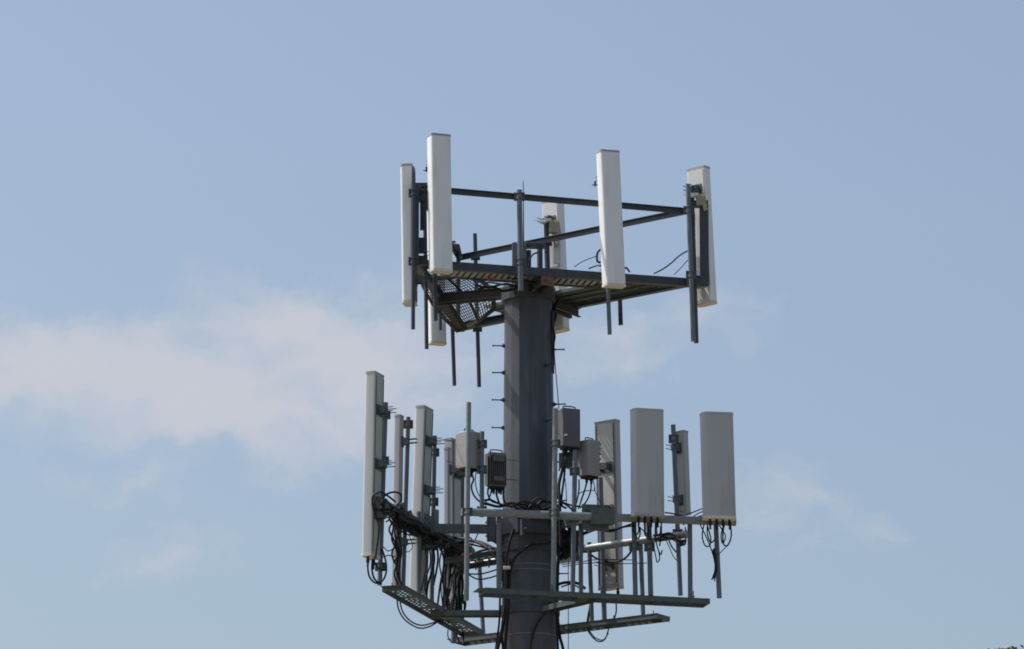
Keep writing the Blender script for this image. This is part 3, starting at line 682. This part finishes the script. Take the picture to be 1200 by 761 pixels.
for k in range(6):
    o = random.uniform(-2, 3); runs.append((wob([(766, 630 + o, yr(766, -.06)), (776, 629 + o, yr(776, -.06)), (786, 628 + o, yr(786, -.06)), (796, 635 + o, yr(796, -.06)), (803, 636 + o, yr(803, -.06))], 1.5), .012, 'cable'))
bundle('knot of black cables round the right end of the back pipe', runs + [
    ([(803, 618, yr(803)), (804, 630, yr(803)), (802, 638, yr(803)), (797, 640, yr(800))], .010),
    ([(781, 634, yr(782)), (785, 643, yr(785)), (789, 652, yr(790)), (794, 658, yr(795))], .006),
    ([(784, 634, yr(782)), (788, 642, yr(785)), (795, 650, yr(794))], .010)])
def tails(x0, xs, y0, label, dpt, seed):
    random.seed(seed); runs = []
    for i, x in enumerate(xs):
        w = random.uniform(2.0, 4.5) * (-1 if i % 2 else 1); L_ = random.uniform(14, 25)
        runs.append(([(x, y0, dpt), (x + random.uniform(-.5, .5), y0 + L_ * .4, dpt), (x + w * .2, y0 + L_ * .8, dpt + .02), (x + w, y0 + L_, dpt + .04), (x + w * 1.9, y0 + L_ * .75, dpt + .05), (x + w * 2, y0 + L_ * .3, dpt + .08)], random.choice([.008, .010]), 'cable'))
    return runs
bundle('black cable loops bunched under the left wide antenna', tails(0, (745, 749, 755, 763, 769), 612, '', yf(758, -.2), 3) + [
    ([(748, 617, yf(750, -.1)), (756, 624, yf(756, -.1)), (764, 634, yf(762, -.1)), (768, 650, yf(766, -.1)), (770, 659, yf(770, -.1)), (773, 655, yf(770, -.1)), (772, 646, yf(770, -.1))], .008),
    ([(768, 612, yf(768, -.2)), (768, 628, yf(768, -.1)), (770, 640, yf(768, -.1)), (774, 650, yf(770, -.1)), (776, 645, yf(770, -.1))], .009),
    ([(775, 612, yf(774, -.2)), (775, 626, yf(774, -.1)), (773, 640, yf(774, -.1))], .010)])
bundle('black cable loops hanging from the far right antenna', [
    ([(825, 614, yf(830, -.15)), (823, 628, yf(830, -.1)), (826, 639, yf(830, -.1)), (831, 640, yf(832, -.1)), (833, 632, yf(833, -.1)), (829, 616, yf(830, -.1))], .009),
    ([(829, 614, yf(830, -.15)), (829, 626, yf(830, -.1)), (833, 636, yf(834, -.1)), (838, 632, yf(838, -.05))], .009),
    ([(856, 614, yf(850, -.15)), (857, 628, yf(852, -.1)), (853, 639, yf(850, -.1)), (848, 638, yf(848, -.1)), (847, 626, yf(848, -.1)), (849, 614, yf(848, -.1))], .010),
    ([(848, 614, yf(848, -.15)), (845, 628, yf(848, -.1)), (847, 637, yf(848, -.1)), (850, 628, yf(848, -.1)), (843, 616, yf(848, -.1))], .008),
    ([(820, 614, yf(826, -.15)), (826, 626, yf(830, -.1)), (832, 640, yf(832, -.1)), (836, 652, yf(836, -.06)), (838, 662, yf(838, -.04))], .008),
    ([(852, 640, yf(850, -.1)), (846, 646, yf(846, -.08)), (840, 652, yf(840, -.05))], .006)])
runs = []
for k in range(7):
    runs.append((wob([(836, 642 + k, yf(838, -.06)), (838, 655, yf(838, -.06)), (839, 668, yf(839, -.06)), (837 - (k % 3), 675 + k, yf(838, -.06))], 1.3, .01), .009, 'cable'))
bundle('frayed black cable ends taped to the rightmost post', runs)
bundle('three thin cables rising to the left side of the far right antenna', [
    ([(798, 605, yr(798)), (808, 602, yf(808, .1)), (816, 599, yf(816, .05)), (825, 595.5, yf(824, 0))], .008),
    ([(812, 606, yf(812, .05)), (818, 602, yf(818, .05)), (825, 599, yf(824, 0))], .007),
    ([(779, 605, yf(780, .05)), (795, 605, yf(795, .05)), (812, 607, yf(812, .05)), (823, 604.5, yf(822, 0))], .008),
    ([(779, 601, yf(780, .08)), (788, 602, yf(788, .08)), (800, 605, yf(800, .08))], .010)])
bundle('twin cable loop drooping under the back grating on the right', [
    ([(690, 716, Yon(RL, 690)), (688, 730, Yon(RL, 690)), (690, 741, Yon(RL, 692)), (700, 751.5, Yon(RL, 700)), (709, 749, Yon(RL, 708)), (714.5, 733, Yon(RL, 712))], .009),
    ([(691, 740, Yon(RL, 690)), (698, 748, Yon(RL, 698)), (707, 750, Yon(RL, 706)), (713, 742, Yon(RL, 712))], .008),
    ([(722, 706, Yon(RL, 722)), (722, 718, Yon(RL, 722)), (718, 730, Yon(RL, 720))], .010),
    ([(691, 710, Yon(RL, 690)), (690, 722, Yon(RL, 690)), (689, 734, Yon(RL, 690))], .010)])
# dark clutter on the collar front
runs = []
for k in range(9):
    x0 = random.uniform(590, 630); y0 = random.uniform(588, 606)
    runs.append((wob([(x0, y0, -.5), (x0 + 12, y0 + random.uniform(-4, 8), -.52), (x0 + 25, y0 + random.uniform(-6, 10), -.52), (min(664, x0 + 40), y0 + random.uniform(-3, 25), -.42)], 2), random.choice([.010, .014, .018]), 'cable'))
for k in range(10):
    x0 = random.uniform(655, 672); runs.append((wob([(x0, 612, -.1), (x0 + 4, 622, -.1), (x0 - 3, 634, -.1), (x0 + 6, 646, -.1), (x0, 654, -.1)], 3), random.choice([.014, .018, .022]), 'cable'))
bundle('dense black cables wrapped round the collar of the pole', runs)
# upper platform cables
bundle('thin cable rising from the platform beam to the right corner antenna', [
    ([(766, 321, YB - .2), (776, 316, YB - .2), (786, 309, YB - .1), (796, 300, YB), (806, 294, YB)], .010), ([(790, 322, YB), (798, 314, YB), (806, 305, YB)], .006)], group='cables of the upper platform')
bundle('thin cables curving up behind the upper right front antenna', [
    ([(690, 315, -.6), (698, 312, -.7), (704, 311, -.8)], .009), ([(704, 292, -.9), (700, 297, -.9), (700, 306, -.9), (704, 308, -.9)], .014), ([(673, 313, -.5), (684, 306, -.6), (700, 300, -.8)], .006),
    ([(732, 315, -.9), (734, 314, -.9), (738, 319, -.9)], .012)], group='cables of the upper platform')
bundle('short arched cable beside the box above the pole', [
    ([(620, 312, .2), (621, 304, .2), (625, 298, .2), (631, 296, .2)], .012)], group='cables of the upper platform')
bundle('blue and red cables lying under the left end of the front grating', [
    ([(553, 327, -.5), (562, 331, -.5), (576, 331.5, -.4), (592, 334, -.4)], .012, 'blue'), ([(570, 329, -.5), (578, 326, -.5), (586, 325, -.4)], .012, 'red'),
    ([(556, 334, -.4), (572, 337, -.4), (592, 333, -.3), (606, 336, -.3)], .016, 'cable'), ([(560, 339, -.3), (576, 336, -.3), (590, 341, -.3), (610, 336, -.3)], .020, 'cable'),
    ([(590, 325, -.5), (606, 327, -.5), (625, 331, -.5), (634, 331, -.5)], .014, 'cable'), ([(668, 330, -.3), (680, 327, -.3), (692, 329, -.3), (702, 327, -.3)], .008, 'cable')], group='cables of the upper platform')
runs = []
random.seed(5)
for k in range(9):
    x0 = random.uniform(640, 648); runs.append((wob([(x0, 340, .1), (x0 + 4, 350, .15), (x0 + 1, 360, .2), (x0 + 3, 372, .1), (x0, 384, 0)], 3), random.choice([.008, .012, .016]), 'cable'))
bundle('black cables gathered at the right side of the pole top', runs, group='cables of the upper platform')

# ------------------------------------------------------------------ ground, road, tree
me = MB(); GS = 6000
me.add([(-GS, -GS, 0), (GS, -GS, 0), (GS, GS, 0), (-GS, GS, 0)], [(0, 1, 2, 3)])
tag(me.build('ground', 'grass'), kind='structure')
me = MB(); me.box((0, 0, .002), (7, 0, 0), (0, 7, 0), (0, 0, .002)); tag(me.build('gravel_pad', 'gravel'), kind='structure')

def tree(base, height, rad, label, seed):
    rnd = random.Random(seed); base = Vector(base)
    t = thing('broadleaf_tree', base, label, 'tree')
    q = MB(); q.tube([base, base + Vector((.1, .05, height * .25)), base + Vector((-.1, .1, height * .45)), base + Z * height * .8], .28, 10)
    for k in range(22):
        a_ = k * 2.4; s_ = base + Z * height * rnd.uniform(.3, .7)
        e = base + Vector((math.cos(a_) * rad * rnd.uniform(.4, .8), math.sin(a_) * rad * rnd.uniform(.4, .8), height * rnd.uniform(.6, .9)))
        q.tube([s_, s_.lerp(e, .5) + Z * .3, e], .07, 6)
    q.build('trunk', 'bark', t)
    def lid(p): d = p - base; return base.z + height - (d.x ** 2 + d.y ** 2) / 10 + rnd.uniform(-.05, .015)
    cl = []
    for k in range(130):
        v = Vector((rnd.gauss(0, 1), rnd.gauss(0, 1), rnd.gauss(0, 1))).normalized() * rnd.uniform(.45, 1)
        cl.append((base + Vector((v.x * rad, v.y * rad, height * .66 + v.z * height * .32)), 90, .45))
    for k in range(80):
        a_ = rnd.uniform(0, 6.28); r_ = 2.6 * math.sqrt(rnd.random())
        cl.append((base + Vector((r_ * math.cos(a_), r_ * math.sin(a_), height - .15 - r_ * r_ / 10)), 260, .2))
    q = MB()
    for c, n_, sg in cl:
        for k in range(n_):
            p = c + Vector((rnd.gauss(0, sg), rnd.gauss(0, sg), rnd.gauss(0, sg * .7)))
            if p.z > lid(p): continue
            m_ = Vector((rnd.gauss(0, 1), rnd.gauss(0, 1), rnd.gauss(.6, 1))).normalized(); x = m_.orthogonal().normalized(); y = m_.cross(x)
            s_ = rnd.uniform(.04, .065)
            q.add([p - x * s_, p + y * s_ * .5, p + x * s_, p - y * s_ * .5], [(0, 1, 2, 3)])
    q.build('crown', 'leaf', t)
q = P(1212, 761.6, 30)
tree((q.x, 30, 0), q.z, 4.0, 'leafy olive tree whose top just shows in the lower right corner', 11)

# ------------------------------------------------------------------ world and sun
SUN_EL, SUN_AZ = 55.0, 103.0     # azimuth measured from the camera side towards the left
sd = Vector((-math.sin(R(SUN_AZ)) * math.cos(R(SUN_EL)), -math.cos(R(SUN_AZ)) * math.cos(R(SUN_EL)), math.sin(R(SUN_EL))))
ld = bpy.data.lights.new('sun', 'SUN'); ld.energy = 3.0; ld.angle = R(.53); ld.color = (1, .95, .88)
lo = bpy.data.objects.new('sun', ld); COL.objects.link(lo); lo.rotation_euler = sd.to_track_quat('Z', 'Y').to_euler(); lo.location = (-20, 0, 60)
w = bpy.data.worlds.new('World'); S.world = w; w.use_nodes = True
nt = w.node_tree; N = nt.nodes; L = nt.links
bg = N['Background']; bg.inputs['Strength'].default_value = .1
sky = N.new('ShaderNodeTexSky'); sky.sky_type = 'NISHITA'; sky.sun_disc = False
sky.sun_elevation = R(SUN_EL); sky.sun_rotation = math.atan2(sd.x, sd.y)
sky.air_density = 1.0; sky.dust_density = 4.0; sky.ozone_density = 0.5; sky.altitude = 100
tc = N.new('ShaderNodeTexCoord')
def math_(op, a=None, b=None, clamp=False):
    n_ = N.new('ShaderNodeMath'); n_.operation = op; n_.use_clamp = clamp
    for i, v in enumerate((a, b)):
        if v is None: continue
        if isinstance(v, (int, float)): n_.inputs[i].default_value = v
        else: L.new(v, n_.inputs[i])
    return n_.outputs[0]
def sstep(v, lo_, hi_):
    n_ = N.new('ShaderNodeMapRange'); n_.interpolation_type = 'SMOOTHSTEP'; L.new(v, n_.inputs[0])
    n_.inputs[1].default_value = lo_; n_.inputs[2].default_value = hi_; return n_.outputs[0]
# wind-drawn warp of the direction
nw = N.new('ShaderNodeTexNoise'); nw.inputs['Scale'].default_value = 22; nw.inputs['Detail'].default_value = 6; nw.inputs['Roughness'].default_value = .6
L.new(tc.outputs['Generated'], nw.inputs['Vector'])
vs_ = N.new('ShaderNodeVectorMath'); vs_.operation = 'SUBTRACT'; L.new(nw.outputs['Color'], vs_.inputs[0]); vs_.inputs[1].default_value = (.5, .5, .5)
vm = N.new('ShaderNodeVectorMath'); vm.operation = 'SCALE'; L.new(vs_.outputs[0], vm.inputs[0]); vm.inputs[3].default_value = .035
va = N.new('ShaderNodeVectorMath'); va.operation = 'ADD'; L.new(tc.outputs['Generated'], va.inputs[0]); L.new(vm.outputs[0], va.inputs[1])
nd = N.new('ShaderNodeTexNoise'); nd.inputs['Scale'].default_value = 46; nd.inputs['Detail'].default_value = 8; nd.inputs['Roughness'].default_value = .55
mpn = N.new('ShaderNodeMapping'); mpn.inputs['Scale'].default_value = (1, 1, 1.9); L.new(va.outputs[0], mpn.inputs[0]); L.new(mpn.outputs[0], nd.inputs['Vector'])
# cloud banks: direction, half width, half height (radians), density
banks = [(270, 460, 280, 125, .95), (80, 450, 210, 120, .75), (400, 470, 190, 110, .62), (265, 345, 120, 60, .62), (420, 355, 150, 60, .45), (560, 410, 200, 120, .42), (720, 410, 180, 110, .5), (810, 360, 90, 60, .28),
         (900, 590, 150, 85, .56), (1030, 610, 90, 50, .42), (240, 665, 170, 65, .6), (170, 575, 120, 35, .45), (20, 400, 120, 90, .35),
         (1700, 300, 300, 90, .8), (-600, 350, 350, 120, .9), (2400, -200, 500, 200, .9), (-1500, -300, 500, 200, .9)]
tot = None
for (bx_, by_, rx, ry, dn) in banks:
    c = ray(bx_, by_).normalized()
    df = N.new('ShaderNodeVectorMath'); df.operation = 'SUBTRACT'; L.new(va.outputs[0], df.inputs[0]); df.inputs[1].default_value = c
    dv = N.new('ShaderNodeVectorMath'); dv.operation = 'MULTIPLY'; L.new(df.outputs[0], dv.inputs[0]); dv.inputs[1].default_value = (FPX / rx, FPX / rx, FPX / ry)
    ln = N.new('ShaderNodeVectorMath'); ln.operation = 'LENGTH'; L.new(dv.outputs[0], ln.inputs[0])
    n_ = N.new('ShaderNodeMapRange'); n_.interpolation_type = 'SMOOTHSTEP'; L.new(ln.outputs['Value'], n_.inputs[0])
    n_.inputs[1].default_value = 1.25; n_.inputs[2].default_value = .0; n_.inputs[3].default_value = 0; n_.inputs[4].default_value = dn
    tot = n_.outputs[0] if tot is None else math_('ADD', tot, n_.outputs[0])
dens = math_('ADD', tot, math_('MULTIPLY', math_('MULTIPLY', math_('SUBTRACT', nd.outputs['Fac'], .5), 2.1), math_('MULTIPLY', tot, 4.0, True)))
dens = math_('MULTIPLY', sstep(dens, .22, 1.35), .88)
mx = N.new('ShaderNodeMixRGB'); L.new(dens, mx.inputs[0]); tint = N.new('ShaderNodeMixRGB'); tint.blend_type = 'MULTIPLY'; tint.inputs[0].default_value = 1; tint.inputs[2].default_value = (.985, 1.006, 1.008, 1)
L.new(sky.outputs[0], tint.inputs[1]); L.new(tint.outputs[0], mx.inputs[1]); mx.inputs[2].default_value = (4.0, 4.1, 4.55, 1)
L.new(mx.outputs[0], bg.inputs['Color'])

S.view_settings.view_transform = 'Standard'; S.view_settings.look = 'None'; S.view_settings.exposure = .54; S.view_settings.gamma = 1
S.cycles.use_denoising = True
S.render.film_transparent = False
S.cycles.filter_width = 1.8
